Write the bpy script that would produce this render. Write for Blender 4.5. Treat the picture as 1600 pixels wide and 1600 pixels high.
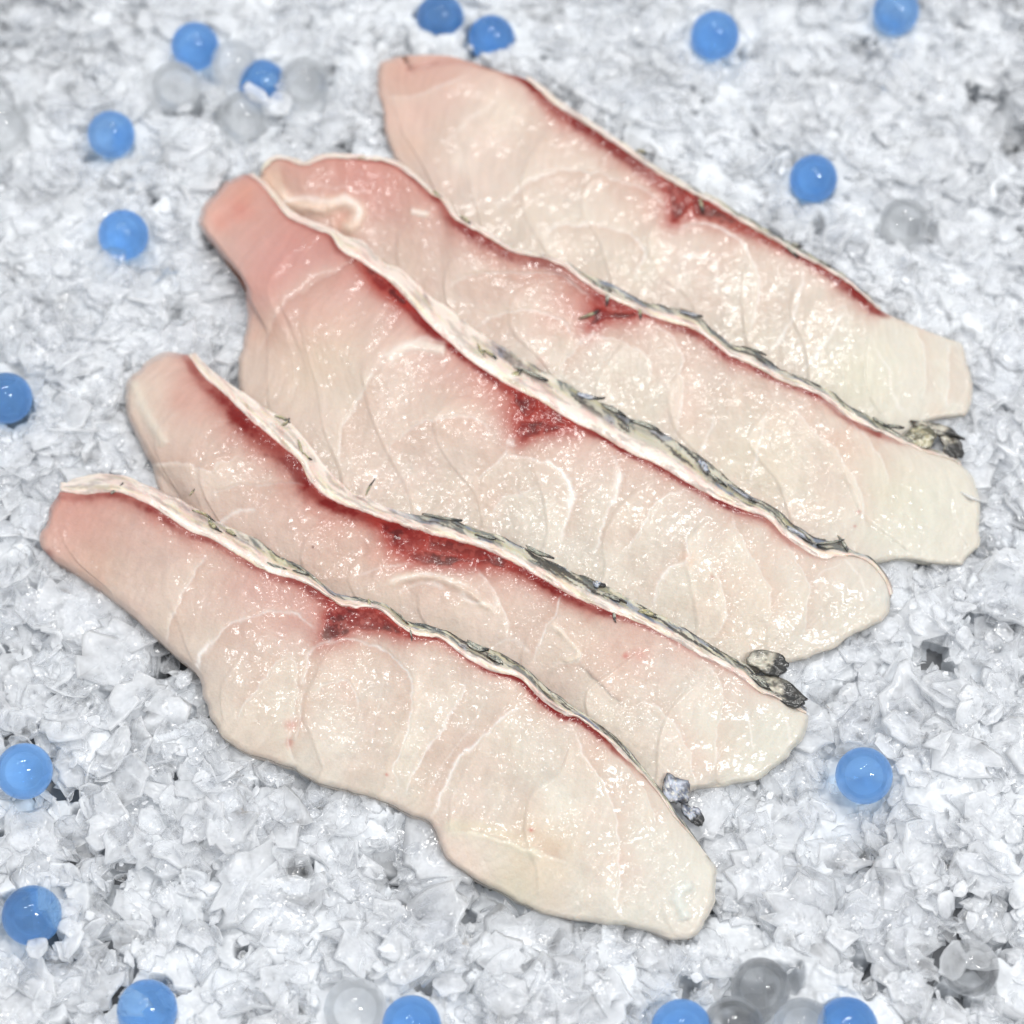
import bpy, math
import numpy as np

for o in list(bpy.data.objects):
    bpy.data.objects.remove(o)
scn = bpy.context.scene
COL = scn.collection
rng = np.random.default_rng(7)
R = math.radians
MM = 0.001

# ------------------------------------------------------------------ camera
TH, FOV, DIST = R(61.5), R(27), 0.625
T = math.tan(FOV / 2)
CP = np.array([0.0, -DIST * math.cos(TH), DIST * math.sin(TH)])
RT = np.array([1.0, 0, 0])
UP = np.array([0, math.sin(TH), math.cos(TH)])
FW = np.array([0, math.cos(TH), -math.sin(TH)])
cam_d = bpy.data.cameras.new('camera')
cam = bpy.data.objects.new('camera', cam_d)
COL.objects.link(cam)
cam.location = CP
cam.rotation_euler = (math.pi / 2 - TH, 0, 0)
cam_d.sensor_fit = 'HORIZONTAL'
cam_d.sensor_width = 36
cam_d.angle = FOV
cam_d.clip_start = 0.02
cam_d.clip_end = 50
cam_d.dof.use_dof = True
cam_d.dof.focus_distance = 0.585
cam_d.dof.aperture_fstop = 7.5
scn.camera = cam


def at(px, py, z):
    """photo coordinates (1600 wide) on the horizontal level z (metres) -> world points"""
    px = np.asarray(px, float); py = np.asarray(py, float); z = np.asarray(z, float)
    a = (px - 800) / 800 * T
    b = (800 - py) / 800 * T
    d = a[..., None] * RT + b[..., None] * UP + FW
    s = (z - CP[2]) / d[..., 2]
    return CP + d * s[..., None]


# ------------------------------------------------------------------ light
w = bpy.data.worlds.new('World')
scn.world = w
w.use_nodes = True
bg = w.node_tree.nodes['Background']
bg.inputs[0].default_value = (0.955, 0.975, 1.0, 1)
bg.inputs[1].default_value = 0.86


def lamp(name, right, up, dist, size, energy, color, sy=None):
    """a hall lamp seen from the ice in the direction of the camera + offsets along right / up"""
    d = -FW + right * RT + up * UP
    d = d / np.linalg.norm(d)
    l = bpy.data.lights.new(name, 'AREA')
    l.shape = 'RECTANGLE' if sy else 'DISK'
    l.size = size
    if sy: l.size_y = sy
    l.energy = energy
    l.color = color
    o = bpy.data.objects.new(name, l)
    COL.objects.link(o)
    o.location = d * dist
    z = d
    x = np.cross([0, 1, 0], z); x /= np.linalg.norm(x)
    y = np.cross(z, x)
    import mathutils
    o.rotation_euler = mathutils.Matrix(np.array([x, y, z]).T.tolist()).to_euler()
    return o


lamp('market_lamp', 0.46, 0.17, 1.7, 0.40, 14.6, (1.0, 0.985, 0.96), 0.15)
lamp('market_lamp', -0.10, 0.98, 1.9, 0.14, 7.0, (1.0, 0.98, 0.95))
lamp('market_lamp', 0.16, 1.12, 1.9, 0.14, 6.2, (1.0, 0.98, 0.95))
lamp('market_lamp', -0.42, 0.70, 1.9, 0.12, 5.0, (1.0, 0.985, 0.97))
lamp('market_lamp', 0.10, 0.46, 1.9, 0.09, 2.6, (1.0, 0.985, 0.97))

scn.view_settings.view_transform = 'Standard'
scn.view_settings.look = 'None'
scn.view_settings.exposure = 0.0
scn.view_settings.gamma = 1.0
cy = scn.cycles
cy.max_bounces = 16
cy.transmission_bounces = 10
cy.diffuse_bounces = 10
cy.glossy_bounces = 4
cy.transparent_max_bounces = 24
cy.sample_clamp_indirect = 2.0
cy.blur_glossy = 0.6
cy.use_denoising = True
cy.use_adaptive_sampling = True
cy.adaptive_threshold = 0.025
try:
    cy.denoiser = 'OPENIMAGEDENOISE'
except Exception:
    pass

# ------------------------------------------------------------------ numpy helpers


def lin(r, g=None, b=None):
    c = np.array(r if g is None else (r, g, b), float) / 255.0
    return np.where(c <= 0.04045, c / 12.92, ((c + 0.055) / 1.055) ** 2.4)


_tabs = {}


def vnoise(x, y, seed):
    if seed not in _tabs:
        _tabs[seed] = np.random.default_rng(1000 + seed).random((256, 256))
    t = _tabs[seed]
    xi = np.floor(x).astype(int); yi = np.floor(y).astype(int)
    fx = x - xi; fy = y - yi
    fx = fx * fx * fx * (fx * (fx * 6 - 15) + 10)
    fy = fy * fy * fy * (fy * (fy * 6 - 15) + 10)
    a = t[xi & 255, yi & 255]; b = t[(xi + 1) & 255, yi & 255]
    c = t[xi & 255, (yi + 1) & 255]; d = t[(xi + 1) & 255, (yi + 1) & 255]
    return (a * (1 - fx) + b * fx) * (1 - fy) + (c * (1 - fx) + d * fx) * fy


def fbm(x, y, seed, octv=4, gain=0.5):
    s = 0; a = 1; n = 0
    for k in range(octv):
        s = s + a * vnoise(x * 2 ** k + 17.3 * k, y * 2 ** k + 5.1 * k, seed + k)
        n += a; a *= gain
    return s / n


def smooth(e0, e1, x):
    t = np.clip((x - e0) / (e1 - e0), 0, 1)
    return t * t * (3 - 2 * t)


def spline(pts, n):
    """centripetal-ish Catmull-Rom through pts, resampled to n points by arc length"""
    p = np.array(pts, float)
    q = np.vstack([2 * p[0] - p[1], p, 2 * p[-1] - p[-2]])
    out = []
    tt = np.linspace(0, 1, 16, endpoint=False)[:, None]
    for i in range(1, len(q) - 2):
        p0, p1, p2, p3 = q[i - 1], q[i], q[i + 1], q[i + 2]
        L = np.linalg.norm(p2 - p1)
        m1 = (p2 - p0) * L / (np.linalg.norm(p1 - p0) + L)
        m2 = (p3 - p1) * L / (np.linalg.norm(p3 - p2) + L)
        out.append((2 * tt**3 - 3 * tt**2 + 1) * p1 + (tt**3 - 2 * tt**2 + tt) * m1 + (-2 * tt**3 + 3 * tt**2) * p2 + (tt**3 - tt**2) * m2)
    out = np.vstack(out + [p[-1:]])
    d = np.r_[0, np.cumsum(np.linalg.norm(np.diff(out, axis=0), axis=1))]
    s = np.linspace(0, d[-1], n)
    return np.stack([np.interp(s, d, out[:, 0]), np.interp(s, d, out[:, 1])], 1)


def polydist(X, Y, pl, reach=1e9):
    """distance, signed side and arc position (0..1) of points to a polyline"""
    D = np.full(X.shape, 1e9); S = np.ones(X.shape); A = np.zeros(X.shape)
    mn = pl.min(0) - reach; mx = pl.max(0) + reach
    sel = (X > mn[0]) & (X < mx[0]) & (Y > mn[1]) & (Y < mx[1])
    x = X[sel]; y = Y[sel]
    if x.size == 0: return D, S, A
    d = np.full(x.shape, 1e18); sg = np.ones(x.shape); ar = np.zeros(x.shape)
    cum = np.r_[0, np.cumsum(np.linalg.norm(np.diff(pl, axis=0), axis=1))]
    for i in range(len(pl) - 1):
        a, b = pl[i], pl[i + 1]
        v = b - a; L2 = v @ v + 1e-12
        t = np.clip(((x - a[0]) * v[0] + (y - a[1]) * v[1]) / L2, 0, 1)
        ex = x - a[0] - t * v[0]; ey = y - a[1] - t * v[1]
        dd = ex * ex + ey * ey
        m = dd < d
        d[m] = dd[m]
        sg[m] = np.sign(v[0] * ey - v[1] * ex)[m]
        ar[m] = ((cum[i] + t * (cum[i + 1] - cum[i])) / cum[-1])[m]
    D[sel] = np.sqrt(d); S[sel] = sg; A[sel] = ar
    return D, S, A


def inpoly(X, Y, poly):
    c = np.zeros(X.shape, bool)
    n = len(poly)
    for i in range(n):
        x1, y1 = poly[i]; x2, y2 = poly[(i + 1) % n]
        if y1 == y2: continue
        m = ((y1 > Y) != (y2 > Y)) & (X < (x2 - x1) * (Y - y1) / (y2 - y1) + x1)
        c ^= m
    return c


def link(o, parent=None):
    COL.objects.link(o)
    if parent: o.parent = parent
    return o


def mesh_np(name, V, quads=None, tris=None, ngons=(), mat=None, parent=None, cols=None, attrs=None, sm=True):
    me = bpy.data.meshes.new(name)
    V = np.ascontiguousarray(V, np.float32)
    loops = []; starts = []; pos = 0
    if quads is not None and len(quads):
        q = np.asarray(quads, np.int32); loops.append(q.ravel()); starts.append(pos + 4 * np.arange(len(q))); pos += q.size
    if tris is not None and len(tris):
        t = np.asarray(tris, np.int32); loops.append(t.ravel()); starts.append(pos + 3 * np.arange(len(t))); pos += t.size
    for g in ngons:
        g = np.asarray(g, np.int32); loops.append(g); starts.append(np.array([pos])); pos += len(g)
    loops = np.concatenate(loops).astype(np.int32); starts = np.concatenate(starts).astype(np.int32)
    me.vertices.add(len(V)); me.vertices.foreach_set('co', V.ravel())
    me.loops.add(len(loops)); me.loops.foreach_set('vertex_index', loops)
    me.polygons.add(len(starts)); me.polygons.foreach_set('loop_start', starts)
    me.update(calc_edges=True)
    me.validate()
    me.polygons.foreach_set('use_smooth', np.full(len(me.polygons), sm))
    if cols is not None:
        a = me.color_attributes.new('tint', 'FLOAT_COLOR', 'POINT')
        c = np.ones((len(V), 4), np.float32); c[:, :3] = cols
        a.data.foreach_set('color', c.ravel())
    for k, v in (attrs or {}).items():
        a = me.attributes.new(k, 'FLOAT', 'POINT')
        a.data.foreach_set('value', np.ascontiguousarray(v, np.float32))
    if mat: me.materials.append(mat)
    return link(bpy.data.objects.new(name, me), parent)


def grid_quads(nu, nv, off=0):
    i, j = np.meshgrid(np.arange(nu - 1), np.arange(nv - 1), indexing='ij')
    a = off + i * nv + j
    return np.stack([a, a + 1, a + nv + 1, a + nv], -1).reshape(-1, 4)


# ------------------------------------------------------------------ materials
def new_mat(name):
    m = bpy.data.materials.new(name)
    m.use_nodes = True
    nt = m.node_tree
    return m, nt, nt.nodes['Principled BSDF']


def noise(nt, scale, detail=3, rough=0.55, vec=None):
    n = nt.nodes.new('ShaderNodeTexNoise')
    n.inputs['Scale'].default_value = scale
    n.inputs['Detail'].default_value = detail
    n.inputs['Roughness'].default_value = rough
    if vec: nt.links.new(vec, n.inputs['Vector'])
    return n


def bump(nt, height, dist, strength, prev=None):
    b = nt.nodes.new('ShaderNodeBump')
    b.inputs['Distance'].default_value = dist
    b.inputs['Strength'].default_value = strength
    nt.links.new(height, b.inputs['Height'])
    if prev: nt.links.new(prev, b.inputs['Normal'])
    return b.outputs[0]


def attr(nt, name):
    a = nt.nodes.new('ShaderNodeAttribute'); a.attribute_name = name
    return a


def tc(nt):
    return nt.nodes.new('ShaderNodeTexCoord').outputs['Object']


def mat_flesh():
    m, nt, p = new_mat('wet_white_fish_flesh')
    v = tc(nt)
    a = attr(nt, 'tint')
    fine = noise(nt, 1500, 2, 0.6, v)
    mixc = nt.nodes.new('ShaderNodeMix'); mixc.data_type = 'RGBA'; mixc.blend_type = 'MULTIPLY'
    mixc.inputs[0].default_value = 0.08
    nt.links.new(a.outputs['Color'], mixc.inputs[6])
    ramp = nt.nodes.new('ShaderNodeMapRange')
    ramp.inputs[1].default_value = 0.25; ramp.inputs[2].default_value = 0.75
    ramp.inputs[3].default_value = 0.55; ramp.inputs[4].default_value = 1.3
    nt.links.new(fine.outputs[0], ramp.inputs[0])
    cmb = nt.nodes.new('ShaderNodeCombineColor')
    for k in range(3): nt.links.new(ramp.outputs[0], cmb.inputs[k])
    nt.links.new(cmb.outputs[0], mixc.inputs[7])
    nt.links.new(mixc.outputs[2], p.inputs['Base Color'])
    p.inputs['Roughness'].default_value = 0.3
    p.inputs['IOR'].default_value = 1.38
    p.inputs['Specular IOR Level'].default_value = 0.15
    p.inputs['Subsurface Weight'].default_value = 0.25
    p.inputs['Subsurface Radius'].default_value = (1.0, 0.55, 0.35)
    p.inputs['Subsurface Scale'].default_value = 0.0009
    p.inputs['Coat Weight'].default_value = 0.6
    p.inputs['Coat Roughness'].default_value = 0.14
    p.inputs['Coat IOR'].default_value = 1.36
    n1 = noise(nt, 260, 2, 0.5, v)
    n2 = noise(nt, 1500, 2, 0.6, v)
    patch = noise(nt, 75, 2, 0.5, v)
    pm = nt.nodes.new('ShaderNodeMapRange')
    pm.inputs[1].default_value = 0.44; pm.inputs[2].default_value = 0.72
    pm.inputs[3].default_value = 0.10; pm.inputs[4].default_value = 1.0
    nt.links.new(patch.outputs[0], pm.inputs[0])
    b = bump(nt, n1.outputs[0], 0.0009, 0.35)
    bb = bump(nt, n2.outputs[0], 0.00035, 0.35, b)
    nt.links.new(bb, p.inputs['Normal'])
    n3 = noise(nt, 560, 0.4, 0.5, v)
    mul = nt.nodes.new('ShaderNodeMath'); mul.operation = 'MULTIPLY'
    nt.links.new(n3.outputs[0], mul.inputs[0]); nt.links.new(pm.outputs[0], mul.inputs[1])
    b2 = bump(nt, mul.outputs[0], 0.00075, 1.0, b)
    nt.links.new(b2, p.inputs['Coat Normal'])
    return m


def mat_skin():
    m, nt, p = new_mat('wet_fish_skin')
    v = tc(nt)
    a = attr(nt, 'tint')
    nt.links.new(a.outputs['Color'], p.inputs['Base Color'])
    p.inputs['Roughness'].default_value = 0.33
    p.inputs['Subsurface Weight'].default_value = 0.12
    p.inputs['Subsurface Scale'].default_value = 0.0012
    p.inputs['Coat Weight'].default_value = 0.4
    p.inputs['Coat Roughness'].default_value = 0.1
    n1 = noise(nt, 500, 3, 0.6, v)
    b = bump(nt, n1.outputs[0], 0.0007, 0.7)
    nt.links.new(b, p.inputs['Normal'])
    nt.links.new(b, p.inputs['Coat Normal'])
    return m


def mat_ice(name):
    m, nt, p = new_mat(name)
    v = tc(nt)
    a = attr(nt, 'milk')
    cloud = noise(nt, 150, 3, 0.6, v)
    mr = nt.nodes.new('ShaderNodeMapRange')
    mr.inputs[1].default_value = 0.3; mr.inputs[2].default_value = 0.7
    mr.inputs[3].default_value = -0.14; mr.inputs[4].default_value = 0.14
    nt.links.new(cloud.outputs[0], mr.inputs[0])
    add = nt.nodes.new('ShaderNodeMath'); add.use_clamp = True
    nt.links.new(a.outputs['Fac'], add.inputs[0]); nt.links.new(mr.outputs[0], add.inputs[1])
    n1 = noise(nt, 330, 2, 0.5, v)
    b = bump(nt, n1.outputs[0], 0.0011, 0.32)
    # clear part of a thin flake: lets the flakes under it show, with a wet reflection
    tr = nt.nodes.new('ShaderNodeBsdfTransparent'); tr.inputs[0].default_value = (0.972, 0.975, 0.98, 1)
    gl = nt.nodes.new('ShaderNodeBsdfGlossy'); gl.inputs['Roughness'].default_value = 0.10
    nt.links.new(b, gl.inputs['Normal'])
    fr = nt.nodes.new('ShaderNodeFresnel'); fr.inputs['IOR'].default_value = 1.31
    nt.links.new(b, fr.inputs['Normal'])
    thin = nt.nodes.new('ShaderNodeMixShader')
    geo = nt.nodes.new('ShaderNodeNewGeometry')
    inv = nt.nodes.new('ShaderNodeMath'); inv.operation = 'SUBTRACT'; inv.inputs[0].default_value = 1.0
    nt.links.new(geo.outputs['Backfacing'], inv.inputs[1])
    fm = nt.nodes.new('ShaderNodeMath'); fm.operation = 'MULTIPLY'
    nt.links.new(fr.outputs[0], fm.inputs[0]); nt.links.new(inv.outputs[0], fm.inputs[1])
    nt.links.new(fm.outputs[0], thin.inputs[0]); nt.links.new(tr.outputs[0], thin.inputs[1]); nt.links.new(gl.outputs[0], thin.inputs[2])
    # milky part: scatters and passes light on
    milk = p
    mc = nt.nodes.new('ShaderNodeMix'); mc.data_type = 'RGBA'
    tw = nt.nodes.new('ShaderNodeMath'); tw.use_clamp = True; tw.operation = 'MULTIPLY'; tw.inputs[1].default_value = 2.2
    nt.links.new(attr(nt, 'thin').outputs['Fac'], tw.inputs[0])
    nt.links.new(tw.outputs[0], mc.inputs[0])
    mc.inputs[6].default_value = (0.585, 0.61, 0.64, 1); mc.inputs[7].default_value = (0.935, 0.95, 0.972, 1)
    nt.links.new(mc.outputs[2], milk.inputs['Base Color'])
    milk.inputs['Roughness'].default_value = 0.24
    milk.inputs['IOR'].default_value = 1.31
    nt.links.new(b, milk.inputs['Normal'])
    tl = nt.nodes.new('ShaderNodeBsdfTranslucent')
    tl.inputs[0].default_value = (0.95, 0.96, 0.97, 1)
    mx = nt.nodes.new('ShaderNodeMixShader'); nt.links.new(attr(nt, 'thin').outputs['Fac'], mx.inputs[0])
    nt.links.new(milk.outputs[0], mx.inputs[1]); nt.links.new(tl.outputs[0], mx.inputs[2])
    mx2 = nt.nodes.new('ShaderNodeMixShader')
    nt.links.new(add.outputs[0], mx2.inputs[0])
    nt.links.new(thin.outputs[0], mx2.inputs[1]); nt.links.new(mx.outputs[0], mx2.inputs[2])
    nt.links.new(mx2.outputs[0], nt.nodes['Material Output'].inputs[0])
    return m


def mat_bead(name, color, gloss_mix, diff, through):
    m, nt, p = new_mat(name)
    p.inputs['Base Color'].default_value = (*color, 1)
    p.inputs['Transmission Weight'].default_value = 1.0
    p.inputs['IOR'].default_value = 1.47
    p.inputs['Roughness'].default_value = 0.02
    q = nt.nodes.new('ShaderNodeBsdfPrincipled')
    v = tc(nt)
    n = noise(nt, 160, 2, 0.5, v)
    mc = nt.nodes.new('ShaderNodeMix'); mc.data_type = 'RGBA'
    nt.links.new(n.outputs[0], mc.inputs[0])
    mc.inputs[6].default_value = (*[c * 0.75 for c in diff], 1)
    mc.inputs[7].default_value = (*[min(1, c * 1.3) for c in diff], 1)
    nt.links.new(mc.outputs[2], q.inputs['Base Color'])
    m2 = nt.nodes.new('ShaderNodeMix'); m2.data_type = 'RGBA'
    mr = nt.nodes.new('ShaderNodeMapRange'); mr.inputs[1].default_value = .35; mr.inputs[2].default_value = .65
    nt.links.new(n.outputs[0], mr.inputs[0]); nt.links.new(mr.outputs[0], m2.inputs[0])
    m2.inputs[6].default_value = (*[c ** 1.35 for c in color], 1); m2.inputs[7].default_value = (*[c ** 0.75 for c in color], 1)
    nt.links.new(m2.outputs[2], p.inputs['Base Color'])
    q.inputs['Roughness'].default_value = 0.03
    q.inputs['IOR'].default_value = 1.47
    mx = nt.nodes.new('ShaderNodeMixShader'); mx.inputs[0].default_value = gloss_mix
    tr = nt.nodes.new('ShaderNodeBsdfTransparent'); tr.inputs[0].default_value = (*color, 1)
    thru = nt.nodes.new('ShaderNodeMixShader'); thru.inputs[0].default_value = through
    nt.links.new(p.outputs[0], thru.inputs[1]); nt.links.new(tr.outputs[0], thru.inputs[2])
    nt.links.new(thru.outputs[0], mx.inputs[1]); nt.links.new(q.outputs[0], mx.inputs[2])
    nt.links.new(mx.outputs[0], nt.nodes['Material Output'].inputs[0])
    return m


def mat_bed():
    m, nt, p = new_mat('grey_tray_under_ice')
    n = noise(nt, 60, 4, 0.6, tc(nt))
    mc = nt.nodes.new('ShaderNodeMix'); mc.data_type = 'RGBA'
    nt.links.new(n.outputs[0], mc.inputs[0])
    mc.inputs[6].default_value = (0.06, 0.064, 0.07, 1)
    mc.inputs[7].default_value = (0.16, 0.168, 0.18, 1)
    nt.links.new(mc.outputs[2], p.inputs['Base Color'])
    p.inputs['Roughness'].default_value = 0.35
    return m


M_FLESH = mat_flesh()
M_SKIN = mat_skin()
M_ICE = mat_ice('crushed_ice')
M_BLUE = mat_bead('blue_gel', (0.54, 0.77, 1.0), 0.13, (0.16, 0.40, 0.95), 0.36)
M_CLEAR = mat_bead('clear_gel', (0.99, 0.993, 0.996), 0.005, (0.8, 0.83, 0.86), 0.48)
M_BED = mat_bed()

# ------------------------------------------------------------------ fish slices, traced in photo coordinates
# S: cut edge along the skin   L: lower edge   W: left end (S start -> L start)   E: right end (S end -> L end)
# O: outer line of the skin    band: x, red depth, red strength, pink depth, pink strength   dark: dark red muscle polygons
# lines: (points, width, strength, step)   blobs: (x, y, radius, colour, strength)   scales: (x, y, half length, half width, angle, dark end, tone)
SL = []
SL.append(dict(
    label='nearest fish slice at lower left, with a grey blue scale near its right end',
    zhi=16, zlo=3.2, zE=5, zW=8,
    S=[(94,768),(130,771),(179,768),(215,779),(245,794),(297,829),(332,842),(389,877),(424,895),(472,908),(516,934),(538,947),(586,949),(621,974),(647,991),(687,997),(727,1025),(766,1047),(810,1058),(849,1095),(880,1115),(906,1123),(950,1156),(967,1174),(1007,1213),(1033,1244),(1055,1277),(1081,1305),(1103,1336)],
    O=[(90,758),(115,748),(149,741),(188,743),(245,764),(306,794),(350,821),(394,838),(429,864),(472,886),(525,927),(564,935),(608,947),(634,968),(666,976),(700,986),(727,1001),(775,1016),(819,1042),(854,1073),(906,1110),(963,1152),(1020,1217),(1046,1252),(1070,1285),(1106,1336)],
    W=[(94,768),(74,803),(65,850),(83,875)],
    E=[(1103,1336),(1118,1355),(1116,1397),(1103,1436),(1080,1463),(1050,1469)],
    L=[(83,875),(122,899),(166,930),(214,969),(262,1013),(304,1055),(322,1109),(346,1149),(381,1175),(420,1190),(464,1206),(503,1223),(547,1236),(612,1256),(643,1276),(674,1290),(700,1344),(744,1375),(801,1405),(845,1427),(897,1440),(958,1445),(1011,1456),(1050,1469)],
    band=[(60,14,.15,120,.62),(180,12,.45,95,.6),(245,16,.55,70,.6),(330,10,.45,60,.6),(420,9,.4,90,.62),(500,14,.75,85,.75),(590,14,.75,50,.6),(660,8,.8,30,.5),(730,6,.5,32,.45),(860,8,.85,30,.4),(950,9,.85,24,.35),(1000,5,.3,30,.25),(1060,3,0,20,.05),(1110,3,0,20,0)],
    dark=[[(500,1003),(512,960),(522,944),(545,951),(585,955),(618,978),(632,992),(600,985),(560,983),(528,998)]],
    lines=[([(324,864),(302,895),(276,948),(265,983),(260,1013)],2.2,.45,1),
           ([(306,1056),(313,1025),(328,1009),(359,978),(394,961),(438,956),(477,969),(499,991)],2.6,.55,-1),
           ([(304,1048),(313,1025),(330,1006)],4.5,.8,0),
           ([(451,1022),(429,1039),(411,1066),(381,1105),(368,1127)],2,.45,-1),
           ([(451,1022),(464,1044),(464,1088),(455,1131),(451,1166),(462,1200)],2.2,.25,1),
           ([(525,996),(494,1009),(477,1044),(472,1075)],3,.6,1),([(472,1075),(468,1120),(462,1160)],2,.3,1),
           ([(503,1009),(525,1000),(569,1004),(612,1022),(634,1044),(643,1070),(639,1122),(630,1166),(617,1192),(622,1244)],2.2,.6,-1),
           ([(481,1092),(508,1070),(542,1066),(556,1083),(560,1113)],2,.3,-1),
           ([(729,1056),(725,1078),(701,1121),(666,1174),(644,1213),(632,1246)],2.2,.7,1),
           ([(823,1099),(788,1121),(744,1161),(714,1191),(701,1222),(683,1257),(674,1285)],3,.8,-1),
           ([(889,1130),(906,1169),(933,1209),(954,1248),(965,1296),(967,1375),(963,1438)],2.6,.55,1),
           ([(940,1166),(985,1206),(1015,1254),(1024,1300)],2,.2,1),
           ([(690,1296),(760,1306),(840,1330),(900,1352)],5,.12,1),
           ([(760,1090),(735,1140),(690,1200),(668,1250)],1.6,.3,0),([(600,1040),(590,1110),(575,1170)],1.6,.18,0)],
    ridges=[([(690,1290),(760,1300),(850,1340)],12,.6,(228,222,204)),([(1085,1380),(1060,1400),(1075,1440)],9,.8,(226,228,222))],
    blobs=[(110,810,70,(222,180,168),.55),(150,880,60,(214,186,166),.4),(420,930,70,(214,178,172),.55),(480,960,50,(205,160,156),.6),(455,1133,12,(190,80,72),.65),(452,1160,8,(200,110,100),.5),(76,868,10,(150,70,62),.6),(75,797,6,(70,45,40),.8),
           (850,1330,70,(226,204,176),.5),(1060,1400,70,(228,228,221),0.52),(1000,1300,50,(232,230,219),0.38),(800,1390,60,(222,219,198),.4),(620,970,30,(200,140,130),.4),(880,1250,50,(240,236,224),.35),(830,1297,4,(190,60,60),.6),(604,1210,3,(190,80,70),.6),(920,1180,36,(230,206,190),.4)],
    mott=[(60,0),(300,.05),(420,.3),(600,.35),(660,.75),(800,.95),(1000,.9),(1110,.7)],
    scales=[(184,762,12,4,-42,.3,0),(318,803,14,4,25,.5,1),(332,820,12,6,45,.4,1),(362,832,9,4,30,.6,1),(432,884,15,4,20,.6,0),(470,893,12,3,15,.6,0),(578,942,7,4,70,.3,1),(642,990,10,2.4,80,.4,0),(300,768,7,2,-50,.4,1),(625,962,20,3,42,.5,0),(745,1010,18,8,25,.6,0),(775,1030,14,8,40,.6,0),(1058,1236,25,17,55,.75,2),(1081,1272,20,11,55,.2,2)],
))
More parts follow.
